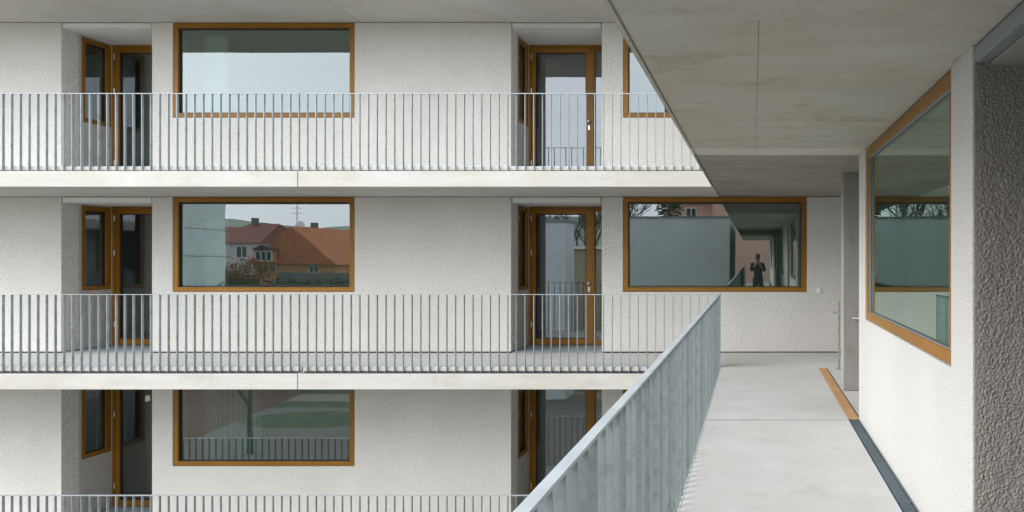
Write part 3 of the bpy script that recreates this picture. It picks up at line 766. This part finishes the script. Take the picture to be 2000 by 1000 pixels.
hm = MB(); rnd = random.Random(3)
for k in range(46):
    leaf_mass(hm, (px(450 + k * 6, 50), TY(50) + rnd.uniform(-.3, .3), hz(545, 50) - 1.5 + rnd.uniform(-.4, .2)), (1.1, .9, 1.6), 170, .12, rnd)
tag(hm.build('hedge', M['hedge_leaf'], origin=(px(600, 50), TY(50), -EYE)), 'dense dark hedge along the garden behind the viewer', 'hedge')
# antenna mast with dishes on the orange roof
an = empty('antenna_mast', (px(578, 66), TY(66), hz(455, 66)), 'thin antenna mast with two dishes on the orange roof', 'antenna')
x_, y_ = px(578, 66), TY(66)
MB().tube((x_, y_, hz(462, 66)), (x_, y_, hz(400, 66)), .05).tube((x_ - .7, y_, hz(415, 66)), (x_ + .7, y_, hz(415, 66)), .025).tube((x_ - .5, y_, hz(406, 66)), (x_ + .5, y_, hz(406, 66)), .025).build('mast', M['alu'], an)
for (dx, zz) in ((.5, 440), (.25, 452)):
    MB().lathe((x_ + dx, y_ + .3, hz(zz, 66)), (.3, 1, .3), [(.02, -.1), (.2, -.06), (.38, .04), (.40, .05)]).build('dish', M['alu'], an)
for k, (ya, yb_) in enumerate(((440, 452), (497, 502))):
    o = MB().tube((px(300, 44), TY(44), hz(ya, 44)), (px(445, 44), TY(44), hz(yb_, 44)), .018, n=6).build('overhead_cable', M['black'], origin=(px(370, 44), TY(44), hz(ya, 44)))
    tag(o, ('thin black cable strung before the grey block behind the viewer, upper one', 'thin black cable strung before the grey block behind the viewer, lower one')[k], 'cable', 'cables behind the viewer')
# hills
hm = MB(); nx, ny = 60, 8; vs_ = []
for j in range(ny):
    for i in range(nx):
        x = -900 + 1500 * i / (nx - 1); yy = -420 - 70 * j
        top = 52 + 10 * math.sin(x * .006 + 1) + 6 * math.sin(x * .017) - (8 if x > -150 else 0)
        vs_.append((x, yy, -EYE - .5 + top * math.sin(min(1, j / 5) * math.pi / 2)))
hm.add(vs_, [(j * nx + i, j * nx + i + 1, (j + 1) * nx + i + 1, (j + 1) * nx + i) for j in range(ny - 1) for i in range(nx - 1)])
tag(hm.build('hills', M['hill'], smooth=True), kind='structure')

# ------------------------------------------------------------------ the photographer, mirrored small in the far window
def skin_chain(name, verts, edges, radii, m, parent=None, loc=(0, 0, 0), sub=2):
    me = bpy.data.meshes.new(name); me.from_pydata([tuple(v) for v in verts], edges, []); me.update()
    me.materials.append(m)
    o = bpy.data.objects.new(name, me); C.objects.link(o); o.location = loc
    if parent: o.parent = parent
    sk = o.modifiers.new('skin', 'SKIN'); sk.use_smooth_shade = True
    layer = me.skin_vertices[0] if me.skin_vertices else None
    if layer is None:
        bm = bmesh.new(); bm.from_mesh(me); bm.verts.layers.skin.verify(); bm.to_mesh(me); bm.free(); layer = me.skin_vertices[0]
    for i, r in enumerate(radii):
        layer.data[i].radius = r if isinstance(r, tuple) else (r, r)
        layer.data[i].use_root = (i == 0)
    ss = o.modifiers.new('sub', 'SUBSURF'); ss.levels = sub; ss.render_levels = sub
    return o
PX, PY = .16, -.55
per = empty('person', (PX, PY, FL + .012), 'person in dark coat standing on the walkway holding a camera on a tripod', 'person')
# local coordinates, feet at z=0, facing +y, 1.76 m tall
V = [(0, 0, .93), (0, 0, 1.10), (0, -.01, 1.28), (0, -.01, 1.42), (0, 0, 1.50), (0, .015, 1.57), (0, .03, 1.65), (0, .02, 1.72)]
E = [(i, i + 1) for i in range(7)]
Rr = [(.155, .115), (.135, .10), (.165, .115), (.12, .09), (.055, .055), (.07, .08), (.075, .09), (.06, .07)]
def add(p, r, frm):
    V.append(p); Rr.append(r); E.append((frm, len(V) - 1)); return len(V) - 1
for s in (-1, 1):
    a = add((s * .10, 0, .84), (.085, .09), 0); a = add((s * .115, .01, .48), (.06, .065), a); a = add((s * .12, -.02, .10), (.04, .045), a)
    a = add((s * .12, .03, .04), (.042, .04), a); add((s * .135, .16, .03), (.04, .028), a)
    a = add((s * .17, -.01, 1.40), (.06, .06), 3); a = add((s * .235, .02, 1.16), (.045, .045), a); a = add((s * .12, .24, 1.30), (.032, .032), a)
    a = add((s * .085, .31, 1.38), (.028, .018), a)
    for k in range(4):
        b = add((s * (.075 - .0), .335 + .004 * k, 1.415 - .021 * k), (.009, .009), a); add((s * .035, .35 + .003 * k, 1.42 - .021 * k), (.008, .008), b)
    b = add((s * .075, .29, 1.42), (.01, .01), a); add((s * .05, .30, 1.44), (.009, .009), b)
skin_chain('body', V, E, Rr, M['skin'], per)
cl = [(0, 0, .72), (0, 0, .95), (0, 0, 1.12), (0, -.01, 1.28), (0, -.01, 1.415)]
ce = [(0, 1), (1, 2), (2, 3), (3, 4)]; cr = [(.20, .15), (.175, .135), (.155, .12), (.185, .135), (.135, .105)]
for s in (-1, 1):
    n0 = len(cl); cl += [(s * .175, -.01, 1.40), (s * .24, .02, 1.16), (s * .13, .22, 1.285)]; cr += [(.075, .075), (.062, .062), (.045, .045)]
    ce += [(4, n0), (n0, n0 + 1), (n0 + 1, n0 + 2)]
skin_chain('coat', cl, ce, cr, M['coat'], per)
tl = [(0, 0, .92)]; te = []; trr = [(.17, .13)]
for s in (-1, 1):
    n0 = len(tl); tl += [(s * .10, 0, .82), (s * .115, .01, .48), (s * .12, -.02, .09)]; trr += [(.10, .105), (.075, .08), (.065, .07)]
    te += [(0, n0), (n0, n0 + 1), (n0 + 1, n0 + 2)]
skin_chain('trousers', tl, te, trr, M['trouser'], per)
skin_chain('hair', [(0, -.03, 1.55), (0, -.035, 1.66), (0, -.01, 1.73), (0, .04, 1.735)], [(0, 1), (1, 2), (2, 3)], [(.075, .04), (.09, .065), (.075, .055), (.06, .03)], M['hair'], per)
tp = empty('camera_tripod', (PX, -.2, FL + .012), 'black tripod with a camera standing in front of the dark clothed person', 'tripod')
m_ = MB()
for k in range(3):
    a = k * 2.094 + .5; m_.tube((PX, -.2, -.25), (PX + .4 * math.cos(a), -.2 + .28 * math.sin(a) - .05, FL + .02), .018, .011)
m_.build('legs', M['black'], tp)
MB().tube((PX, -.2, -.3), (PX, -.2, -.06), .016).build('column', M['black'], tp)
cb = Bx(PX - .07, PX + .07, -.25, -.17, -.06, .04).box(PX - .03, PX + .03, -.245, -.18, .04, .065).build('camera', M['black'], tp, bevel=.008)
